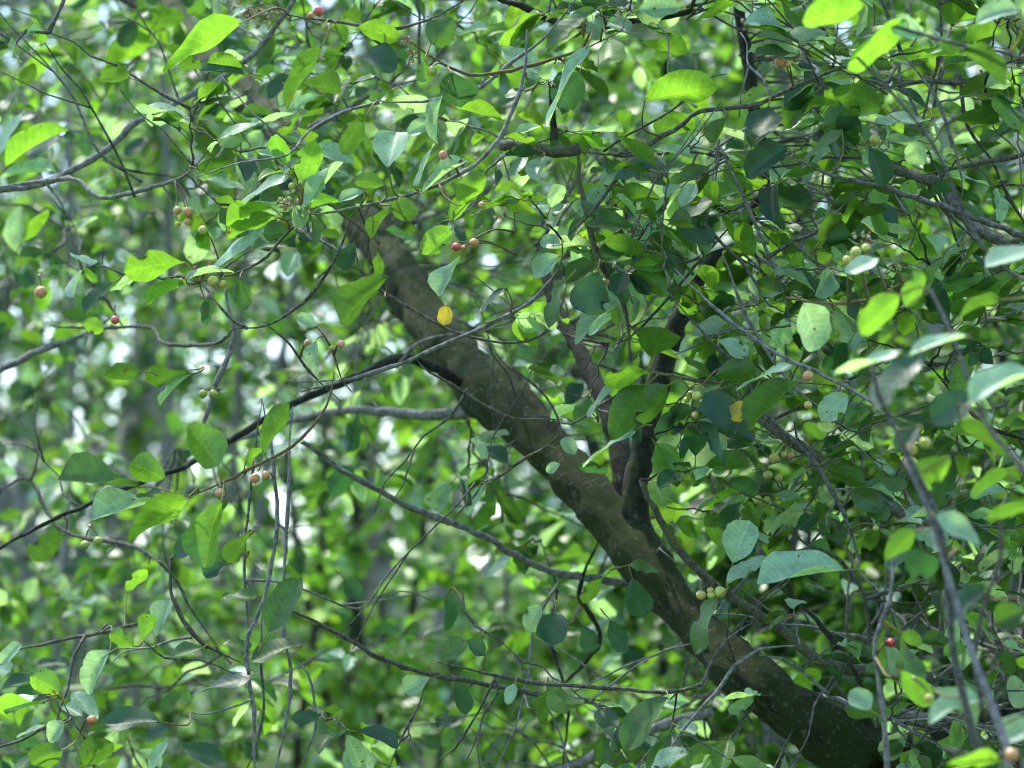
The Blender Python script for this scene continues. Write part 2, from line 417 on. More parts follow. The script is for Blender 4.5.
# traced branches : (points px, r0, r1, d0, d1, material)
Z = dict(L=BARK_LIMB, G=BARK_GREY, T=BARK_TWIG, S=BARK_SHOOT, K=BARK_LICHEN)
BR = [
 ([(646,548),(634,500),(642,450),(655,400),(671,340),(700,275),(745,225),(764,180),(756,120),(748,60),(738,0),(730,-60)],14,4.5,3.42,3.5,'L'),
 ([(625,515),(621,456),(611,413),(595,383),(581,353),(566,324),(548,290),(540,250)],12,5,3.5,3.75,'L'),
 ([(480,413),(424,416),(385,412),(341,410),(300,418),(255,434),(215,446),(180,450)],6,1.4,3.72,3.9,'G'),
 ([(500,402),(470,390),(440,370),(401,357),(368,372),(342,383),(294,403),(230,440),(180,468),(120,492),(50,520),(-20,560)],6.4,1.4,3.72,3.3,'L'),
 ([(562,240),(562,256),(555,273),(528,303),(491,324),(458,338),(401,363),(341,381),(300,392)],2.4,3,3.0,3.05,'G'),
 ([(355,240),(361,273),(384,293),(431,320),(461,335),(515,343),(548,330),(562,306),(566,280)],2.2,1.6,3.05,3.08,'T'),
 ([(408,340),(421,366),(451,385),(485,405),(515,418),(558,420)],1.6,2.3,3.12,3.1,'T'),
 ([(640,372),(625,388),(601,406),(572,424),(558,420)],2,3,3.1,3.1,'T'),
 ([(488,335),(501,360),(528,380),(546,396),(558,418),(562,440)],1.6,3.4,3.12,3.1,'T'),
 ([(562,430),(548,446),(521,461),(505,473),(480,484)],3.6,3,3.1,3.15,'K'),
 ([(461,2),(438,15),(401,28),(368,28),(341,22),(301,16),(280,13)],2.6,2,2.98,3.0,'T'),
 ([(620,30),(581,50),(555,58),(521,68),(481,75),(458,72),(428,55),(404,37)],2.2,2.6,3.02,3.0,'S'),
 ([(527,30),(525,60),(523,80),(513,110),(498,139),(475,164),(438,184),(391,200),(341,210),(310,213),(298,205)],3,2,3.0,2.98,'G'),
 ([(575,0),(545,35),(515,60),(481,87),(435,100),(401,104),(368,100)],3,2.2,3.06,3.1,'G'),
 ([(690,12),(640,22),(600,28),(560,22),(521,7),(495,-4),(470,-30)],4,5,3.2,3.25,'L'),
 ([(500,146),(521,147),(555,152),(578,150)],5,6,3.12,3.1,'K'),
 ([(551,90),(552,110),(554,150)],5,5,3.13,3.12,'L'),
 ([(578,150),(581,187),(588,217),(598,256),(618,292),(628,325),(629,360)],4.6,4,3.1,3.05,'K'),
 ([(578,152),(635,156),(683,152),(720,156)],2,2,3.12,3.3,'T'),
 ([(862,60),(815,77),(782,93),(749,107),(700,111),(683,124),(651,144),(625,170),(595,207),(568,234)],3,3.1,2.96,3.0,'T'),
 ([(498,144),(505,167),(513,200),(516,256)],2,1.6,3.08,3.1,'G'),
 ([(790,158),(842,179),(882,187),(922,200),(956,212),(1024,237),(1080,262)],3,4.4,2.9,2.85,'T'),
 ([(875,160),(916,177),(942,184),(956,207),(982,230),(1030,252)],5,6.5,3.05,2.95,'K'),
 ([(916,176),(966,165),(1024,154),(1080,140)],3,4,3.05,3.0,'T'),
 ([(882,90),(922,82),(969,80),(996,67),(1030,55)],3,3.6,3.1,3.05,'T'),
 ([(939,-20),(941,43),(932,83),(922,120)],2.4,4,3.02,3.05,'T'),
 ([(900,50),(932,93),(949,133),(962,180),(959,210)],2.4,2.2,3.0,3.0,'G'),
 ([(719,140),(717,160),(707,217),(704,240)],2.6,2.4,3.05,3.08,'G'),
 ([(719,144),(742,197),(769,254),(782,290),(790,325)],2.6,2.2,2.97,3.0,'G'),
 ([(675,270),(687,283),(722,313),(765,346),(816,373),(862,396),(900,420)],2,3.2,2.85,2.8,'G'),
 ([(722,250),(732,280),(752,326),(790,380),(830,420)],2.8,2,2.95,3.0,'G'),
 ([(786,298),(829,303),(869,299),(902,284),(925,262)],2.6,1.8,2.7,2.6,'S'),
 ([(760,420),(775,430),(816,456),(849,476),(889,503),(930,540)],4.6,6,3.15,3.1,'K'),
 ([(668,290),(682,309),(715,346),(742,373),(759,403),(782,430),(816,463),(842,510),(860,560)],2.2,3.4,2.95,2.95,'T'),
 ([(930,365),(966,408),(989,426),(1030,442)],3,4.4,3.1,3.05,'L'),
 ([(640,480),(660,520),(682,555),(715,585),(749,609),(782,629),(816,659),(849,669),(880,672),(930,680)],3,7,3.0,3.15,'K'),
 ([(760,655),(789,662),(822,689),(849,706),(882,716),(905,722)],2.2,3.2,3.0,3.1,'G'),
 ([(800,645),(789,646),(759,649),(735,666),(715,692),(685,730),(655,775)],2.6,2.2,2.98,3.0,'G'),
 ([(754,620),(725,642),(709,668),(702,684),(683,689),(668,692),(628,691),(575,686),(528,682),(475,671),(438,662)],2.8,2.4,3.12,2.95,'T'),
 ([(280,608),(294,612),(341,636),(381,657),(421,672),(475,681),(531,694),(600,700)],2.4,3.6,3.2,3.35,'T'),
 ([(300,440),(341,470),(380,492),(421,512),(475,532),(515,555),(555,572),(600,579),(645,588)],3.4,5.6,3.3,3.5,'G'),
 ([(560,772),(608,749),(642,732),(678,722),(712,712)],6,5,3.6,3.5,'G'),
 ([(540,540),(556,590),(551,640),(566,700),(563,775)],1.4,2.4,3.5,3.5,'L'),
 ([(262,402),(270,440),(275,480),(277,512),(274,545),(267,585),(254,619),(247,639),(247,672),(254,712),(254,790)],2.8,2.8,3.1,3.1,'G'),
 ([(294,405),(290,440),(289,470),(287,512),(284,572),(284,629),(291,672),(287,719),(270,790)],2.4,2.4,3.14,3.1,'G'),
 ([(284,640),(291,656),(307,672),(314,699),(314,729),(292,790)],1.8,2.0,3.12,3.1,'G'),
 ([(262,600),(262,660),(262,720),(240,790)],1.8,1.8,3.2,3.2,'T'),
 ([(225,270),(227,303),(234,333),(217,383),(204,423),(196,460)],2.8,4.4,3.35,3.3,'G'),
 ([(262,400),(256,440),(250,500),(244,560),(250,640)],2,1.6,3.3,3.25,'T'),
 ([(334,372),(334,380),(327,406),(304,436),(281,453),(247,470),(220,483),(187,496),(168,497)],2.4,2.0,2.96,2.93,'S'),
 ([(312,322),(324,336),(334,356),(341,378),(352,392)],1.8,2.4,2.98,2.99,'T'),
 ([(288,381),(300,382),(318,381),(336,380)],2,2.4,3.0,3.0,'G'),
 ([(308,216),(290,230),(267,256),(250,268),(234,276),(200,282)],2.4,2.2,2.98,3.0,'T'),
 ([(352,215),(345,235),(334,262),(311,296),(287,313),(267,326),(234,329)],2.4,2.4,3.08,3.12,'T'),
 ([(267,326),(290,345),(310,372),(340,400)],2.2,1.8,3.12,3.2,'T'),
 ([(-60,400),(0,369),(40,351),(83,334),(110,318)],4.4,4.6,3.7,3.75,'G'),
 ([(50,327),(100,328),(150,328),(165,343),(215,342),(234,329)],2.4,2.6,3.6,3.3,'T'),
 ([(83,275),(110,305),(125,330)],3,3.4,3.75,3.7,'L'),
 ([(-60,194),(0,189),(50,180),(83,164),(114,144),(134,124),(150,117),(187,97),(217,82),(247,60),(277,27),(300,-10)],5,3,3.45,3.4,'G'),
 ([(0,187),(50,180),(77,180),(100,197),(140,189),(180,177),(196,165)],3.4,2.2,3.42,3.2,'G'),
 ([(103,160),(133,172),(177,177)],3,2,3.6,3.6,'L'),
 ([(420,80),(380,90),(341,112),(300,134),(262,158)],3.6,4.4,3.5,3.6,'G'),
 ([(0,655),(60,642),(100,633),(141,622),(150,618)],2.6,2.2,3.3,3.2,'T'),
 ([(140,638),(165,657),(200,660),(235,674)],2.0,1.8,3.0,3.05,'T'),
 ([(62,700),(70,718),(80,732),(92,750),(96,790)],2,2.4,3.0,3.0,'T'),
 ([(190,712),(205,714),(240,706),(252,700)],2,2.4,3.02,3.08,'G'),
 ([(170,560),(172,600),(200,640),(240,662)],4,2.2,3.25,3.15,'L'),
 ([(0,490),(30,480),(60,530),(130,545),(163,563)],2.2,3,3.7,3.5,'T'),
 ([(785,500),(800,540),(840,560),(865,600),(868,660)],2,3,3.2,3.2,'T'),
 ([(780,588),(815,620),(845,655),(870,700)],3.4,4.4,3.12,3.1,'L'),
 ([(850,570),(864,600),(869,640),(840,660)],2.4,2.4,3.2,3.25,'T'),
 ([(610,290),(655,270),(690,262),(720,245)],2.4,2.4,3.1,3.2,'T'),
 ([(740,215),(700,260),(640,330),(600,350)],2.2,1.8,3.15,3.2,'T'),
 ([(815,630),(900,640),(960,640),(1030,660)],3,4,3.5,3.6,'G'),
 ([(740,680),(780,690),(830,700),(960,722),(1040,710)],3,6,3.6,3.4,'G'),
 ([(895,745),(935,732),(985,715),(1040,700)],10,6,3.3,3.3,'L'),
 ([(430,660),(420,700),(400,740),(380,790)],1.6,2,3.3,3.3,'T'),
 ([(460,585),(470,620),(500,640),(522,660)],2,2,3.25,3.2,'T'),
 ([(560,690),(600,640),(580,590),(600,540)],4,3,3.5,3.45,'L'),
]
branch_objs, node_p, node_b = [], [], []
for ptsx, r0, r1, d0, d1, mk in BR:
    n = len(ptsx); P3 = []
    for i, (x, y) in enumerate(ptsx):
        d = d0 + (d1 - d0) * i / (n - 1)
        P3.append(P(x + rng.normal(0, .6), y + rng.normal(0, .6), d))
    dm = (d0 + d1) / 2
    rads = [(r0 + (r1 - r0) * i / (n - 1)) * dm / F for i in range(n)]
    pth, q = smooth_path(P3, rads, .009)
    q = q * (.78 if max(r0, r1) < 6 else 1) * (1 + (.12 if max(r0, r1) < 6 else .035) * rng.standard_normal(len(q)).clip(-1.5, 1.5))
    ramp = np.minimum(1, .3 + .7 * np.minimum(np.arange(len(q)), np.arange(len(q))[::-1]) / 7); q = q * (ramp if max(r0, r1) < 5 else 1)
    jit = rng.standard_normal(pth.shape) * np.minimum(q, .0025)[:, None] * .22
    b = Buf(); tube(b, pth + jit, q, 10 if max(r0, r1) > 5 else 7, .06)
    # spur shoots: short stubby side buds
    for k in range(0, len(pth) - 1, 6):
        if rng.random() < .55 and q[k] < .006:
            t = unit(pth[min(k + 1, len(pth) - 1)] - pth[k - 1 if k else 0]); s = unit(rng.standard_normal(3) + t * .5)
            ln = rng.uniform(.003, .013)
            tube(b, [pth[k], pth[k] + s * ln * .6, pth[k] + s * ln + t * ln * .2], [q[k] * .7, q[k] * .55, q[k] * .5], 5, .1)
    o = b.build('branch', Z[mk], TREE)
    branch_objs.append(o)
    for p in pth[::2]:
        node_p.append(p); node_b.append(len(branch_objs) - 1)

# ------------------------------------------------------------------ second plant: young shrub nearer the camera, at right
sap_base = P(985, 1000, 2.25); sap_base[2] = -.02
SAP = thing('buckthorn_sapling', 'young shrub with thin pale upright stems and large blurred leaves, nearest on the right', 'shrub', sap_base)
SB = [
 ([(990,1050),(985,800),(969,719),(955,662),(949,612),(946,562),(936,512),(916,473),(896,430),(878,395),(872,360)],5,2.4,2.25,2.3,'T'),
 ([(1015,1050),(1010,780),(999,726),(982,679),(966,636),(949,579),(929,512),(905,460)],5,2.6,2.2,2.3,'G'),
 ([(1080,560),(1024,470),(985,420),(950,330),(930,290)],3,2,2.2,2.35,'T'),
 ([(890,1050),(888,800),(884,720),(880,690),(875,640),(890,600),(893,560)],4,2.2,2.6,2.6,'G'),
 ([(985,720),(975,660),(985,600),(1000,560),(1000,520)],3,1.8,2.3,2.3,'T'),
 ([(1090,800),(1050,765),(1020,752),(985,758),(945,748)],2.4,1.8,2.2,2.2,'T'),
 ([(1060,300),(985,250),(930,140),(860,60),(835,40)],2.2,1.6,2.45,2.45,'T'),
 ([(1080,120),(1024,60),(960,45),(890,25)],2.4,1.6,2.45,2.45,'T'),
]
sap_objs, snode_p, snode_b = [], [], []
for ptsx, r0, r1, d0, d1, mk in SB:
    n = len(ptsx)
    P3 = [P(x, y, d0 + (d1 - d0) * i / (n - 1)) for i, (x, y) in enumerate(ptsx)]
    if ptsx[0][1] >= 1050: P3.insert(0, np.array([P3[0][0] * .4 + sap_base[0] * .6, sap_base[1], -.02]))
    rads = np.linspace(r0, r1, len(P3)) * 2.3 / F
    pth, q = smooth_path(P3, rads, .012)
    q = q * (1 + .08 * rng.standard_normal(len(q)).clip(-1.5, 1.5))
    b = Buf(); tube(b, pth, q, 7, .05)
    sap_objs.append(b.build('stem', Z[mk], SAP))
    for p in pth[::2]:
        snode_p.append(p); snode_b.append(len(sap_objs) - 1)
node_arr = np.array(node_p); snode_arr = np.array(snode_p)
node_pr = np.array([proj(p) for p in node_p]); snode_pr = np.array([proj(p) for p in snode_p])

# ------------------------------------------------------------------ hand placed leaves: base x,y  tip x,y  apparent width  face  tone  depth
# face: U = underside seen against the light, T = upper side seen;  tone y young, m mid, d deep, g pale with sky sheen painted in, Y yellow
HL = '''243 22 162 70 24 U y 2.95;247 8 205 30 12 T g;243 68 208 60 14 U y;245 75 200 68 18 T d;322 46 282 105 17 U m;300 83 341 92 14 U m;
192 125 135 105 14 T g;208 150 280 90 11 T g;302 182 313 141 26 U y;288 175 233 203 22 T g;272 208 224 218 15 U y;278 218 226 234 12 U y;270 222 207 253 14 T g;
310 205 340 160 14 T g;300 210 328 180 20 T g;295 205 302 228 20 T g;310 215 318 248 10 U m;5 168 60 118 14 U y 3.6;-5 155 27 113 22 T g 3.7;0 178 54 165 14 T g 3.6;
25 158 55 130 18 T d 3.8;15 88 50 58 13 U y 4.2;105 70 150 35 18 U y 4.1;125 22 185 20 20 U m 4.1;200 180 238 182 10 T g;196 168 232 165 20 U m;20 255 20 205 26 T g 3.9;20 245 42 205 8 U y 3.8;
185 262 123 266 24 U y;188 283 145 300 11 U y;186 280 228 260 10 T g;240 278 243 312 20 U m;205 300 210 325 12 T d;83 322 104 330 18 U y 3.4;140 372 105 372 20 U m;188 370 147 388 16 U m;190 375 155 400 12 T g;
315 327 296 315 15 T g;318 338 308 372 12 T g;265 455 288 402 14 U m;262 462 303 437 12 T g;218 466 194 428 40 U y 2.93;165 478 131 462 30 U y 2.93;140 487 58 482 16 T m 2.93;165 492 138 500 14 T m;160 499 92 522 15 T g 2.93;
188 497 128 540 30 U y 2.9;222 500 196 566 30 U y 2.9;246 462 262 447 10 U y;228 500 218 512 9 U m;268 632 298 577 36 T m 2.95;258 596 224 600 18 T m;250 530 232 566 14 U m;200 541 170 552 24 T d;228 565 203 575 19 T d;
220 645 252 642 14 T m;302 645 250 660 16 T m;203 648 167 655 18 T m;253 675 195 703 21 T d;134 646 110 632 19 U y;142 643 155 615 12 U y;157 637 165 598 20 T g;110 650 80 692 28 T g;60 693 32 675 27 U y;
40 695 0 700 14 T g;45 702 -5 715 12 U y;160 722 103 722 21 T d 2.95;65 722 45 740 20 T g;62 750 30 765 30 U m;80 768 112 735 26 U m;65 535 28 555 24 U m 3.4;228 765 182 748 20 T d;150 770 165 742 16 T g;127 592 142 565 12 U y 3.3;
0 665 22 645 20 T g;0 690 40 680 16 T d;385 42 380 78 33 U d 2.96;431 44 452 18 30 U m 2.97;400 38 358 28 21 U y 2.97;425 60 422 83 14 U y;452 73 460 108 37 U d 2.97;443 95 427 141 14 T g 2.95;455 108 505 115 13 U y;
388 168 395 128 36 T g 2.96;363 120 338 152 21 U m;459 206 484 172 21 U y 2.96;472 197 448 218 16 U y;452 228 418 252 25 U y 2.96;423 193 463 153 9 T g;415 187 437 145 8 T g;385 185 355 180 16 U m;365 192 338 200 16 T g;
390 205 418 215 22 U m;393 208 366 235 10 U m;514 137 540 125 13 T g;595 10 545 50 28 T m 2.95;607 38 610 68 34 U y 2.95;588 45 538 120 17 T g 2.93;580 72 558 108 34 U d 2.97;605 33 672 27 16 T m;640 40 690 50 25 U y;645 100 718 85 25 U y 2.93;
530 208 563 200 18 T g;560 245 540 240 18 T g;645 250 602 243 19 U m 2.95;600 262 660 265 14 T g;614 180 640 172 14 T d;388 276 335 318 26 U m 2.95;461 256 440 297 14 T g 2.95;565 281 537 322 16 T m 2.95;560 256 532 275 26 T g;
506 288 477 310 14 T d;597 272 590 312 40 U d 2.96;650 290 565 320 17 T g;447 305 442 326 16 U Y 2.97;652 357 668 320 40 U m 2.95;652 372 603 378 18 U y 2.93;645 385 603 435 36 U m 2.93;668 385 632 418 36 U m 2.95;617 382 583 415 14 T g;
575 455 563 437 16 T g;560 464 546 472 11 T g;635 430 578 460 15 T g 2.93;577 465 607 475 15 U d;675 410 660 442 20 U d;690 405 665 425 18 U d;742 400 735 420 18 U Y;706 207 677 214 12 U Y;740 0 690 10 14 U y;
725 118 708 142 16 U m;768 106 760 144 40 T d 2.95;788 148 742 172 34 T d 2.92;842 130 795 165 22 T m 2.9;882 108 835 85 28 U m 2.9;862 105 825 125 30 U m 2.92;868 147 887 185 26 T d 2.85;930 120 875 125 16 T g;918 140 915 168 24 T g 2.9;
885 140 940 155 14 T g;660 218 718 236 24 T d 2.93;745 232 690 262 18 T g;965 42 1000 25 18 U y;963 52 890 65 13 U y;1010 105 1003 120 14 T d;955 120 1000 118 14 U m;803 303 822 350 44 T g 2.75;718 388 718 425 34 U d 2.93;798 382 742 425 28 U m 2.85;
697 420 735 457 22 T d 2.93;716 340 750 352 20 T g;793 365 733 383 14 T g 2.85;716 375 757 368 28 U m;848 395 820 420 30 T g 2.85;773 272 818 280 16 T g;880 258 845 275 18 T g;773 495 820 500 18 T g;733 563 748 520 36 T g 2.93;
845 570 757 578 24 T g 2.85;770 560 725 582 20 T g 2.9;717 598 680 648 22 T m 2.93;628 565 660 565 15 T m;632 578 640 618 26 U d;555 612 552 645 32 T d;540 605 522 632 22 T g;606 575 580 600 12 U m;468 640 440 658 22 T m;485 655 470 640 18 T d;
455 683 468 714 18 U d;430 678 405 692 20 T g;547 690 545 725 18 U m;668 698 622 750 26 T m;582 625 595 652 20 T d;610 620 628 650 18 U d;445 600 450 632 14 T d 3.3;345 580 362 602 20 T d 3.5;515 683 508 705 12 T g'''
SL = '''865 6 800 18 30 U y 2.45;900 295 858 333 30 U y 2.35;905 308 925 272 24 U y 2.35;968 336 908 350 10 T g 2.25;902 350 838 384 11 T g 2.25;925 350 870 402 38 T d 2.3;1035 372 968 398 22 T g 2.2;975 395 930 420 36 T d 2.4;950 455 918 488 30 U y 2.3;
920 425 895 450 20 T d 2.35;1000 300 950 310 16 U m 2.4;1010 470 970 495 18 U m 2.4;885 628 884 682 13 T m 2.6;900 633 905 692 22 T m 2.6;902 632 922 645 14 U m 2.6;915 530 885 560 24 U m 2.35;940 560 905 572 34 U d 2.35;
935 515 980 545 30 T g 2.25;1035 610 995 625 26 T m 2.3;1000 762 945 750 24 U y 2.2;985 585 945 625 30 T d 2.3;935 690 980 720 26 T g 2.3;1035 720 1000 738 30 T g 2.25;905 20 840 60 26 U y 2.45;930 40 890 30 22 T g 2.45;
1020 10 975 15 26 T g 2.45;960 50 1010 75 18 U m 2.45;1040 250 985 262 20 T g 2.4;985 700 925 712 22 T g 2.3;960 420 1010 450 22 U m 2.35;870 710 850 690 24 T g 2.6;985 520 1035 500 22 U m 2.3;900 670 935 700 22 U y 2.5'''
TONE = dict(y=YOUNG, m=MID, d=DEEP, g=SKY_SHEEN, Y=YELLOW)

def parse(txt):
    out = []
    for s in txt.replace('\n', '').split(';'):
        a = s.split()
        if not a: continue
        out.append((float(a[0]), float(a[1]), float(a[2]), float(a[3]), float(a[4]), a[5], a[6], float(a[7]) if len(a) > 7 else None))
    return out

petioles = {}
def place_leaves(rows, arr, pr, nb, objs, root, cap):
    rest = Buf()
    big = sorted(range(len(rows)), key=lambda i: -math.hypot(rows[i][2] - rows[i][0], rows[i][3] - rows[i][1]) * rows[i][4])[:cap]
    big = set(big)
    for i, (bx, by, tx, ty, wpx, face, tone, dep) in enumerate(rows):
        dd = np.hypot(pr[:, 0] - bx, pr[:, 1] - by) + (0 if dep is None else np.abs(pr[:, 2] - dep) * 60) + np.maximum(0, pr[:, 2] - 3.3) * 60
        k = int(np.argmin(dd)); bo = nb[k]
        d = dep if dep is not None else min(pr[k, 2], 3.2) - .02
        B = P(bx, by, d)
        Lpx = math.hypot(tx - bx, ty - by)
        # tip in depth: turn the blade a little towards or away
        want = max(Lpx, wpx * 1.25)
        dz = math.sqrt(max(0, want ** 2 - Lpx ** 2)) * d / F * rng.choice([-1, 1]) + rng.normal(0, .12) * Lpx * d / F
        T = P(tx, ty, d + dz)
        a = T - B; Ln = np.linalg.norm(a); a = a / Ln
        ap = wpx / max(1, want)
        c = min(.97, max(.45, ap / .62))              # |n . view|
        W = wpx * d / F / c
        wd = np.array([0, 0, 1.0])
        s = math.sqrt(1 - c * c)
        up = unit(np.cross(np.cross(FWD, wd), FWD))
        side = unit(np.cross(a, FWD))
        if side[2] < 0: side = -side
        nrm = (c if face == 'U' else -c) * FWD + s * side
        if face == 'T': nrm = nrm + up * .45
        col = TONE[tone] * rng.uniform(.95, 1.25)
        buf = Buf() if i in big else rest
        tm = [HI[rng.integers(len(HI))]]
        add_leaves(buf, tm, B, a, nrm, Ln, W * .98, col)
        # petiole / short shoot back to the twig it grows from
        Q = arr[k]; ds = np.linalg.norm(Q - B)
        if ds > .11: Q = B - a * .018 - np.array([0, 0, .004]); ds = np.linalg.norm(Q - B)
        mid = (Q + B) / 2 + np.array([0, 0, -.10 * ds if rng.random() < .5 else .08 * ds]) 
        if ds < .09 and Ln > 0:
            mid = mid - a * ds * .15
        pth, q = smooth_path([Q, mid, B, B + a * Ln * .05], [.0007 + .006 * min(ds, .1), .0007 + .003 * min(ds, .1), .00055, .0004], .006)
        if i in big and ds < .035:
            tube(buf, pth, q, 5, 0, (.16, .17, .04))
        else:
            petioles.setdefault(root.name, Buf()); tube(petioles[root.name], pth, q, 5, .05, (.16, .12, .05))
        if i in big:
            o = buf.build('leaf', LEAF, objs[bo], origin=B)
            if tone == 'Y': o['label'] = 'yellowed leaf'
    return rest

rest_main = place_leaves(parse(HL), node_arr, node_pr, node_b, branch_objs, TREE, 98)
rest_sap = place_leaves(parse(SL), snode_arr, snode_pr, snode_b, sap_objs, SAP, 98)
rest_sap.empty()

# ------------------------------------------------------------------ berries
def ball(buf, c, r, col, seg=12, ring=8, sq=1.0):
    V, f = [], []
    for a in range(ring + 1):
        t = math.pi * a / ring
        for b in range(seg):
            p = 2 * math.pi * b / seg
            V.append((c[0] + r * math.sin(t) * math.cos(p), c[1] + r * math.sin(t) * math.sin(p), c[2] + r * sq * math.cos(t)))
    for a in range(ring):
        for b in range(seg):
            f.append((a * seg + b, a * seg + (b + 1) % seg, (a + 1) * seg + (b + 1) % seg, (a + 1) * seg + b))
    V = np.array(V)
    if isinstance(col, tuple) and len(col) == 2:
        t = np.clip(.5 + (V[:, 2:3] - c[2]) / r * .35 + (V[:, 0:1] - c[0]) / r * .3, 0, 1)
        col = np.array(col[0]) * t + np.array(col[1]) * (1 - t)
    else: col = np.array(col, float)
    buf.add(V, f, col)
RED = (.62, .06, .06); PINK = (.66, .24, .17); OCH = (.58, .40, .12); YG = (.50, .54, .12); GRN = (.16, .26, .05)
BERR = [(456,247,5,PINK,RED),(474,243,5.5,OCH,PINK),(319,11,6,PINK,RED),(325,27,4,GRN,OCH),(255,478,5.5,OCH,PINK),(266,475,5,OCH,PINK),(220,493,5.5,OCH,PINK),(308,343,4.5,OCH,PINK),(341,344,4.5,OCH,PINK),
 (595,279,6,YG,OCH),(588,276,5.5,YG,YG),(612,281,5,OCH,PINK),(701,595,5.5,YG,OCH),(720,592,6.5,YG,YG),(92,720,5.5,OCH,RED),(188,212,6,OCH,PINK),(188,222,4.5,OCH,OCH),(203,230,5,YG,OCH),(213,281,6,YG,OCH),(180,281,3.5,YG,OCH),
 (768,475,5,YG,OCH),(774,458,5.5,YG,OCH),(758,500,5,YG,YG),(849,108,6,YG,OCH),(875,140,6,YG,YG),(856,252,6,YG,YG),(847,260,5,YG,OCH),(866,248,5,YG,YG),(808,376,6,OCH,PINK),(780,62,6,OCH,PINK),(690,395,5,YG,YG),(697,396,5.5,YG,YG),
 (808,405,4.5,YG,OCH),(791,456,4.5,OCH,PINK),(654,158,5,OCH,OCH),(662,162,3.5,GRN,YG),(432,71,6,GRN,YG),(41,292,7,OCH,PINK),(115,320,5,PINK,RED),(200,536,5.5,YG,GRN),(85,545,5,YG,GRN),(98,541,5,YG,GRN),(213,394,5,YG,GRN),(203,394,5,YG,GRN),
 (443,155,5,PINK,PINK),(876,528,3.5,GRN,YG),(482,205,4,OCH,OCH),(292,186,4,GRN,YG),(581,84,3.5,YG,YG),(695,415,4,YG,OCH)]
SBER = [(925,443,6.5,YG,YG,2.35),(912,450,6,YG,OCH,2.35),(891,643,5,RED,RED,2.6),(1012,755,8,OCH,PINK,2.2),(929,698,5,YG,OCH,2.4)]
def berry(x, y, r, c1, c2, arr, pr, nb, objs, dep=None):
    k = int(np.argmin(np.hypot(pr[:, 0] - x, pr[:, 1] - y) + np.maximum(0, pr[:, 2] - 3.2) * 80))
    d = dep if dep else min(pr[k, 2] - .02, 3.3)
    c = P(x, y, d); rr_ = r * .92 * d / F
    b = Buf(); ball(b, c, rr_, (c1, c2), 14, 10, .96)
    ball(b, c - np.array([0, 0, rr_ * .97]), rr_ * .13, (.05, .03, .02), 6, 4)
    Q = arr[k]; top = c + np.array([0, 0, rr_ * .95])
    if np.linalg.norm(Q - top) > .07: Q = top + np.array([rng.normal(0, .005), .004, .012])
    pth, q = smooth_path([Q, (Q + top) / 2 + np.array([0, 0, .12 * np.linalg.norm(Q - top)]), top], [.0007, .0006, .0006], .004)
    far_ = np.linalg.norm(Q - top) > .012
    tube(b, pth, q * (np.linspace(1.9, 1, len(q)) if far_ else 1), 5, 0, (.13, .09, .04) if far_ else (.17, .17, .04))
    return b.build('berry', BERRY, objs[nb[k]], origin=c)
for x, y, r, c1, c2 in BERR:
    berry(x, y, r, c1, c2, node_arr, node_pr, node_b, branch_objs)
    if rng.random() < .4:
        k = int(np.argmin(np.hypot(node_pr[:, 0] - x, node_pr[:, 1] - y))); u_ = np.sign(node_pr[k, 0] - x) or 1
        berry(x + u_ * rng.uniform(7, 11), y + rng.uniform(-5, 5), r * rng.uniform(.6, .85), YG, c2, node_arr, node_pr, node_b, branch_objs)
for x, y, r, c1, c2, d in SBER: berry(x, y, r, c1, c2, snode_arr, snode_pr, snode_b, sap_objs, d)
# clusters of small spent flowers and bud scales
for (cx, cy, nn, sp) in [(250,12,34,15),(264,18,22,12),(275,12,8,6),(292,207,16,9),(284,203,10,6),(195,276,10,6),(206,271,10,7),(404,40,8,6),(412,57,8,5),(600,20,10,6),(585,30,8,6),(748,24,8,6),(863,238,14,8),(606,250,8,6)]:
    k = int(np.argmin(np.hypot(node_pr[:, 0] - cx, node_pr[:, 1] - cy))); b = Buf()
    nb_ = node_arr[k] if np.hypot(node_pr[k, 0] - cx, node_pr[k, 1] - cy) < 14 else P(cx, cy, node_pr[k, 2])
    for _ in range(nn):
        d = node_pr[k, 2] - .01 + rng.normal(0, .004)
        c = P(cx + rng.normal(0, sp * .6), cy + rng.normal(0, sp * .5), d)
        col = np.array([(.42, .40, .24), (.30, .32, .10), (.50, .45, .32), (.36, .16, .08)][rng.integers(4)])
        ball(b, c, rng.uniform(.0010, .0021), col, 6, 4, 1.2)
        ax = unit(rng.standard_normal((3, 3)))
        add_leaves(b, [LOW[0]], np.repeat(c[None], 3, 0), ax, rng.standard_normal((3, 3)), .0038, .0022, col)
        tube(b, [nb_, (nb_ + c) / 2 + rng.normal(0, .001, 3), c], [.0006, .0005, .0004], 4, 0, (.2, .2, .06))
    b.build('bud_cluster', BUD, branch_objs[node_b[k]], origin=node_arr[k])

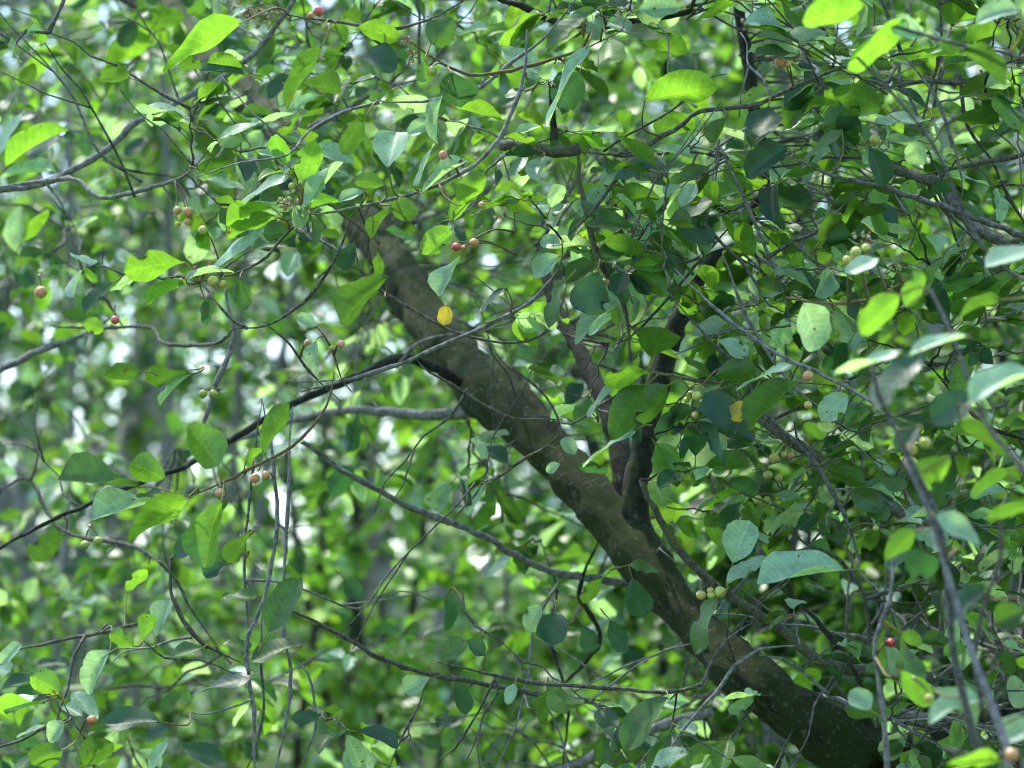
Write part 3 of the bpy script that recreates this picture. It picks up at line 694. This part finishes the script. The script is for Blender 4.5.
# ------------------------------------------------------------------ procedural twigs and foliage of the main tree
def grow(targets, arr, maxd, droop=.02, wig=.02):
    """join each target to the nearest wood already there; returns list of paths"""
    nodes = np.array(arr); cap = np.zeros((len(nodes) + len(targets) * 9, 3)); cap[:len(nodes)] = nodes; n = len(nodes)
    paths = []
    for t in targets:
        dd = np.linalg.norm(cap[:n] - t, axis=1); k = int(np.argmin(dd)); ds = dd[k]
        if ds > maxd or ds < .03: continue
        s = cap[k]; u = t - s
        side = np.cross(u, rng.standard_normal(3)); side = unit(side)
        pp = []
        kink = rng.uniform(-1, 1)
        for i in range(7):
            q = i / 6
            pp.append(s + u * q + side * ds * wig * math.sin(q * math.pi) * kink * 2 + np.array([0, 0, droop * ds * 4 * q * (1 - q) * rng.uniform(.6, 1.2)]) + rng.standard_normal(3) * ds * .011 * (0 < i))
        pp = np.array(pp); paths.append(pp)
        cap[n:n + 6] = pp[1:]; n += 6
    return paths

def dens(px, py):
    """how thickly the photo's tree is leafed (0..1) in its own near layer"""
    d = .55 + .45 * np.clip((px - 430) / 330, 0, 1)
    d = d + .25 * np.clip((330 - py) / 330, 0, 1)
    d = d - .22 * np.exp(-((px - 430) / 150) ** 2 - ((py - 620) / 160) ** 2)
    d = d - .25 * np.exp(-((px - 150) / 130) ** 2 - ((py - 360) / 120) ** 2)
    return np.clip(d, .1, 1)

stem_px = node_pr[np.array([b_ in (0, 1) for b_ in node_b])]
def near_trunk(px, py, d, margin=46):
    dd = np.hypot(trunk_px[:, 0] - px, trunk_px[:, 1] - py); k = int(np.argmin(dd))
    if dd[k] < (margin if px > 345 else 22) and d < trunk_px[k, 2] + .05 and 225 < px < 890 and py > 215: return True
    e_ = np.hypot(stem_px[:, 0] - px, stem_px[:, 1] - py); k = int(np.argmin(e_))
    return e_[k] < margin * .5 and py > 330 and d < stem_px[k, 2]

targets = []
for k in range(60):
    targets.append(P(rng.uniform(590, 770), rng.uniform(150, 440), rng.uniform(2.98, 3.3)))
for k in range(40):
    targets.append(P(rng.uniform(190, 400), rng.uniform(50, 250), rng.uniform(3.05, 3.9)))
for k in range(6):
    targets.append(P(rng.uniform(290, 350), rng.uniform(0, 180), rng.uniform(3.3, 4.0)))
while len(targets) < 1680:
    px, py = rng.uniform(-260, 1300), rng.uniform(-380, 950)
    d = rng.choice([rng.uniform(2.98, 3.4), rng.uniform(3.3, 5.2)], p=[.42, .58])
    if rng.random() > dens(px, py): continue
    if px > 620 and rng.random() < .3: d = rng.uniform(2.9, 3.3)
    if px < 440 or (px < 600 and py > 440):
        up_ = px < 440 and px > 200 and py < 190
        if d < 3.8 and rng.random() < .9: d = rng.uniform(3.5, 4.3) if (up_ or py > 440) else rng.uniform(3.9, 5.6)
        if px < 340 and 280 < py < 620 and d < 4.6: d = rng.uniform(4.6, 6.0)
        if rng.random() < (.0 if up_ else .2): continue
    if near_trunk(px, py, d, 60) and rng.random() < .85: continue
    targets.append(P(px, py, d))
targets = np.array(targets)
tk_nodes = np.vstack([node_arr, path[40:-30:4]])
order = np.argsort([np.min(np.linalg.norm(tk_nodes - t, axis=1)) for t in targets])
paths = grow(targets[order], tk_nodes, .42)
scored = []
for pp in paths:
    x, y, d = proj(pp[3]); inn = (0 < x < 1024) and (0 < y < 768)
    scored.append((0 if inn else 1, d))
idx = sorted(range(len(paths)), key=lambda i: scored[i])
mass = Buf(); B_, A_, N_, L_, W_, C_ = [], [], [], [], [], []
rest_buf_petiole = petioles.setdefault(TREE.name, Buf())
fewl = Buf()
for rank, i in enumerate(idx):
    pp = paths[i]; ln = np.linalg.norm(pp[-1] - pp[0]); d = proj(pp[3])[2]
    r0 = min(.0032, .0009 + ln * .0055)
    zz_ = unit(np.cross(pp[-1] - pp[0], rng.standard_normal(3))); pp = pp.copy(); pp[1:-1] += zz_ * (ln * .022) * np.array([1, -1, 1, -1, 1])[:, None]
    pth = np.repeat(pp, 2, 0)[:-1]; pth[1::2] = (pp[:-1] * .5 + pp[1:] * .5); q = np.linspace(r0, .0006, len(pth)); q[::2] *= 1.15
    q = q * (1 + .08 * rng.standard_normal(len(q)).clip(-1.5, 1.5))
    if rank < 100:
        b = Buf(); tube(b, pth, q, 6, .05); b.build('twig', [BARK_TWIG, BARK_TWIG, BARK_GREY, BARK_LIMB][rank % 4], TREE)
    else: tube(mass, pth, q, 5, .04)
    # alternate leaves along the outer part and a tuft at the tip
    u = unit(pp[-1] - pp[-2])
    nl = int(rng.integers(4, 9))
    if d < 3.3: nl = int(rng.integers(4, 8))
    for j in range(nl):
        if j < 3: q_ = 1.0
        else: q_ = rng.uniform(.3, .95)
        base0 = pth[int(q_ * (len(pth) - 1))]
        sgn = rng.choice([-1, 1]); lat = unit(np.cross(u, [0, 0, 1.0]) + 1e-3) * sgn
        ax = unit(u * rng.uniform(.2, 1) + lat * rng.uniform(.3, 1.1) + np.array([0, 0, rng.uniform(-.7, .25)]) + rng.standard_normal(3) * .25)
        pet = rng.uniform(.007, .016); base = base0 + ax * pet + np.array([0, 0, .002])
        Ln = rng.uniform(.025, .048) * (1 if j else .7)
        x, y, dd_ = proj(base + ax * Ln * .5)
        if near_trunk(x, y, dd_, 46 if x > 430 else 28) and rng.random() < .78: continue
        face = rng.choice([-1, 1], p=[.56, .44])
        nr = np.array([0, 0, .85]) + FWD * face * rng.uniform(.1, .95) + rng.standard_normal(3) * .33
        tube(rest_buf_petiole, [base0, (base0 + base) / 2 + np.array([0, 0, -.001]), base + ax * .002], [.0006, .00055, .0005], 4, 0, (.16, .17, .04))
        B_.append(base); A_.append(ax); N_.append(nr); L_.append(Ln); W_.append(Ln * rng.uniform(.46, .64)); C_.append(face)
n = len(B_)
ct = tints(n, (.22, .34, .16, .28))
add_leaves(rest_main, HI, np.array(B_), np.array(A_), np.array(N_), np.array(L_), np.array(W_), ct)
print('main leaves', n, 'twigs', len(paths))

# thin bare dead twigs, crossing at all angles
bare = Buf()
for k in range(760):
    grey_ = k % 3 == 0
    px, py = rng.uniform(-60, 1100), rng.uniform(-60, 830); d = rng.uniform(3.0, 4.3)
    if (px < 450 or (px < 600 and py > 440)) and rng.random() < .8: continue
    if px < 620 and k > 420: continue
    if near_trunk(px, py, d, 50) and rng.random() < .5: continue
    s = tk_nodes[np.argmin(np.linalg.norm(tk_nodes - P(px, py, d), axis=1))]
    t = s + unit(P(px, py, d) - s) * rng.uniform(.06, .28)
    ds = np.linalg.norm(t - s); side = unit(np.cross(t - s, rng.standard_normal(3)))
    pp = [s + (t - s) * q + side * ds * .05 * math.sin(q * 3) + rng.standard_normal(3) * ds * .02 for q in np.linspace(0, 1, 6)]
    pth, q = smooth_path(pp, np.linspace(rng.uniform(.0010, .0021), .0006, 6), .012)
    tube(bare if grey_ else mass, pth, q * (1 + .1 * rng.standard_normal(len(q)).clip(-1, 1)), 5, .05)
    if rng.random() < .7:
        e0 = pth[len(pth) // 2]; s2 = unit(rng.standard_normal(3) + unit(t - s))
        tube(bare if grey_ else mass, [e0, e0 + s2 * ds * .25, e0 + s2 * ds * .45 + rng.standard_normal(3) * .008], [.0011, .0008, .0005], 4, .05)

# canopy overhead (out of frame, shades the tree)
top = Buf(); CB = []
for k in range(260):
    c = P(rng.uniform(-300, 1400), rng.uniform(-1500, -280), rng.uniform(3.3, 5.2))
    CB.append(c + rng.standard_normal((7, 3)) * .05)
CB = np.vstack(CB); n = len(CB)
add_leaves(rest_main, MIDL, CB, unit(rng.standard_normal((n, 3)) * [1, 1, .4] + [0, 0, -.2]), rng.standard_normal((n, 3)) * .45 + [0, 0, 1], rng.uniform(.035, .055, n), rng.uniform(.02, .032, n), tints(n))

o = rest_main.build('foliage', LEAF, TREE); o['kind'] = 'stuff'
o = mass.build('fine_twigs', BARK_TWIG, TREE); o['kind'] = 'stuff'
o = bare.build('dead_twigs', BARK_GREY, TREE); o['kind'] = 'stuff'
o = petioles[TREE.name].build('leaf_stalks', BUD, TREE); o['kind'] = 'stuff'
if SAP.name in petioles: o = petioles[SAP.name].build('leaf_stalks', BUD, SAP); o['kind'] = 'stuff'

# ------------------------------------------------------------------ plants behind
def plant(name, label, cat, group, base, h, crown_c, crown_r, ntw, leaves_per, leaf_len, tmpl, mixw, trunk_r, trunk_mat, stems=1, bright=1.0, lean=0.0, spread=.25, mat=None):
    root = thing(name, label, cat, base, group)
    cc = np.array(crown_c); cr = np.array(crown_r)
    base = np.array(base, float)
    wood = []; sb = Buf()
    for s in range(stems):
        topp = cc + rng.uniform(-.45, .45, 3) * cr * (1 if stems > 1 else .3) + [0, 0, cr[2] * .5]
        b0 = base + [rng.uniform(-.15, .15) * (stems > 1), rng.uniform(-.15, .15) * (stems > 1), -.05]
        k = 7
        pp = [b0 + (topp - b0) * q + rng.standard_normal(3) * h * .010 * (0 < i) for i, q in enumerate(np.linspace(0, 1, k))]
        pth, q = smooth_path(pp, np.linspace(trunk_r, trunk_r * .3, k), .08)
        q = q * (1 + .05 * rng.standard_normal(len(q)).clip(-1.5, 1.5))
        b = Buf(); tube(b, pth, q, 12, .02)
        b.build('trunk' if stems == 1 else 'stem', trunk_mat, root)
        wood.append(pth[len(pth) // 5:])
    wood = np.vstack(wood)
    tg = unit(rng.standard_normal((ntw, 3))) * (rng.random((ntw, 1)) ** (1 / 2.2)) * cr + cc
    tg = tg[tg[:, 2] > .05]
    od = np.argsort([np.min(np.linalg.norm(wood - t, axis=1)) for t in tg])
    ps = grow(tg[od], wood, 3.0, .05, .05)
    tw = Buf(); B, A, Nn, U = [], [], [], []
    for pp in ps:
        ln = np.linalg.norm(pp[-1] - pp[0])
        tube(tw, pp, np.linspace(min(.02, .002 + ln * .012), .0012, 7), 4, .05)
        u = unit(pp[-1] - pp[0])
        k = leaves_per
        q = rng.uniform(.25, 1.0, k); q[:2] = 1
        ii = q * 6; lo = np.minimum(ii.astype(int), 5); fr = (ii - lo)[:, None]
        b_ = pp[lo] * (1 - fr) + pp[lo + 1] * fr + rng.standard_normal((k, 3)) * leaf_len * spread
        a_ = unit(rng.standard_normal((k, 3)) * [1, 1, .55] + u * .7 + [0, 0, -.25])
        B.append(b_); A.append(a_)
    B = np.vstack(B); A = np.vstack(A); n = len(B)
    nr = rng.standard_normal((n, 3)) * .55 + [0, 0, .9]
    ll = leaf_len * rng.uniform(.65, 1.25, n)
    cb = Buf()
    add_leaves(cb, tmpl, B, A, nr, ll, ll * rng.uniform(.5, .68, n), tints(n, mixw) * bright)
    o = cb.build('crown', mat or LEAF_FAR, root)
    o = tw.build('twigs', trunk_mat, root); o['kind'] = 'stuff'
    return root

def G(px, d):                       # ground point under a picture column at depth d
    p = P(px, 500, d); p[2] = 0; return p

SHR = [  # px, depth, crown centre py, rx, rz, twigs, label
 (60, 6.6, 660, .75, .65, 60, 'loose hazel shrub low at the left edge, behind the leafy hanging sprays'),
 (330, 6.8, 720, .85, .7, 130, 'bright green shrub at the bottom, beneath the arching bare twig'),
 (545, 7.6, 640, .95, .85, 190, 'sunlit yellow-green shrub seen under the leaning mossy trunk'),
 (800, 6.2, 720, .85, .60, 190, 'dense small-leaved shrub behind the lowest bend of the mossy trunk'),
 (830, 4.9, 570, .42, .42, 170, 'small-leaved twiggy shrub close behind the crook of the mossy trunk and the lichened branch'),
 (980, 5.2, 480, .65, .75, 170, 'dense shrub at the right edge, behind the lichen-covered branch'),
 (170, 7.6, 160, 1.0, .6, 110, 'tall blurred shrub at the upper left, behind the grey forked branch'),
 (700, 7.0, 250, 1.0, .9, 220, 'tall leafy shrub behind the dark upright limb'),
 (900, 5.6, 100, .75, .75, 180, 'tall shrub filling the upper right corner with bright leaves'),
 (420, 8.0, 90, 1.0, .8, 180, 'tall bright shrub behind the top of the leaning trunk')]
for i, (px, d, py, rx, rz, nt_, lab) in enumerate(SHR):
    c = P(px, py, d)
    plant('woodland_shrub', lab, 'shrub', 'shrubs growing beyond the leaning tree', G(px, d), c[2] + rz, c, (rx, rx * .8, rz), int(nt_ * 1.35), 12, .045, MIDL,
          (.8, .14, .0, .06) if i in (1, 2) else (.5, .32, .06, .12), .018, BARK_LIMB if i % 2 else BARK_GREY, stems=4, bright=1.25 if i in (1, 2) else 1.0)  # two lower shrubs: sunlight painted in as brighter leaf tints

TR = [ # px, depth, trunk_r, crown centre z, r, label, mat
 (36, 10.5, .075, 3.3, 1.7, 'pale grey tree trunk near the left edge, out of focus', BARK_PALE),
 (108, 12.5, .09, 3.9, 1.9, 'blurred pale trunk second from the left edge', BARK_PALE),
 (330, 13.0, .085, 3.8, 2.0, 'blurred grey tree behind the left horizontal limb', BARK_PALE),
 (410, 11.0, .06, 3.6, 1.7, 'slender pale tree seen below the left horizontal limb', BARK_PALE),
 (640, 14.0, .09, 3.9, 2.1, 'hidden tree glimpsed behind the middle of the leaning trunk', BARK_LIMB),
 (860, 12.0, .08, 3.7, 2.0, 'tree behind the dense twigs on the right', BARK_LIMB),
 (1010, 14.5, .09, 4.0, 2.1, 'tree far behind the right edge', BARK_GREY)]
for px, d, tr_, cz, r, lab, bm in TR:
    g0 = G(px, d); c = g0 + np.array([0, 0, cz])
    plant('woodland_tree', lab, 'tree', 'trees standing in the wood behind', g0, cz + r, c, (r, r, r * 1.05), 260, 13, .07, MIDL,
          (.2, .4, .25, .15), tr_, bm, stems=1)

# far wood, reads as one mass
fw = Buf(); wd_ = Buf()
n = 85000
th = rng.uniform(-.34, .34, n); dd = rng.uniform(18, 48, n)
zz = rng.uniform(0, 1, n) * (2.6 + dd * .16) + .075 * (dd - 16)
B = np.stack([np.sin(th) * dd, np.cos(th) * dd, zz], 1)
cl = rng.standard_normal((900, 3)) * [1, 1, .6]
keep = (np.sin(B[:, 0] * 1.3 + 1.1 * np.sin(B[:, 1] * .9)) + np.sin(B[:, 2] * 2.1 + B[:, 1]) + rng.normal(0, .35, n)) > -.75
B = B[keep]; n = len(B)
ll = rng.uniform(.08, .16, n)
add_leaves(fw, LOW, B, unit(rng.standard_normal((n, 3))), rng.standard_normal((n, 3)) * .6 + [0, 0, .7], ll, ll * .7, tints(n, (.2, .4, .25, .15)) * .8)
# the wood goes on unseen beside and behind the viewpoint, added to cut skylight
m = 15000
th2 = rng.uniform(.5, 2 * math.pi - .5, m); d2 = rng.uniform(8, 16, m); z2 = rng.uniform(0, 1, m) * 9.5
B2 = np.stack([np.sin(th2) * d2, np.cos(th2) * d2, z2], 1); l2 = rng.uniform(.16, .32, m)
add_leaves(fw, LOW, B2, unit(rng.standard_normal((m, 3))), rng.standard_normal((m, 3)) * .6 + [0, 0, .7], l2, l2 * .7, tints(m, (.2, .4, .25, .15)) * .8)
for k in range(40):
    t = rng.uniform(.5, 2 * math.pi - .5); d = rng.uniform(7, 15); b0 = np.array([math.sin(t) * d, math.cos(t) * d, -.1])
    tube(wd_, [b0, b0 + [rng.normal(0, .1), 0, 3], b0 + [rng.normal(0, .4), 0, 9]], [.12, .09, .04], 8, .04)
for k in range(60):
    t = rng.uniform(-.34, .34); d = rng.uniform(17, 40); b0 = np.array([math.sin(t) * d, math.cos(t) * d, -.1])
    tube(wd_, [b0, b0 + [rng.normal(0, .1), 0, 3], b0 + [rng.normal(0, .4), 0, 9]], [.12, .09, .04], 8, .04)
fo = fw.build('far_woodland', LEAF_FAR); fo['kind'] = 'stuff'; fo['label'] = 'sunlit green wood filling the distance behind the trees'; fo['category'] = 'woodland'
wo = wd_.build('trunks_mass', BARK_GREY, fo); wo['kind'] = 'stuff'

# low herbs on the ground
hb = Buf(); n = 16000
B = np.stack([rng.uniform(-5, 5, n), rng.uniform(1.5, 26, n), rng.uniform(.02, .8, n)], 1)
add_leaves(hb, LOW, B, unit(rng.standard_normal((n, 3)) + [0, 0, .3]), rng.standard_normal((n, 3)) * .5 + [0, 0, 1], .09, .05, tints(n, (.6, .3, .05, .05)))
h = hb.build('ground_cover', LEAF_FAR); h['kind'] = 'stuff'; h['label'] = 'low green herbs covering the woodland floor'; h['category'] = 'herbs'
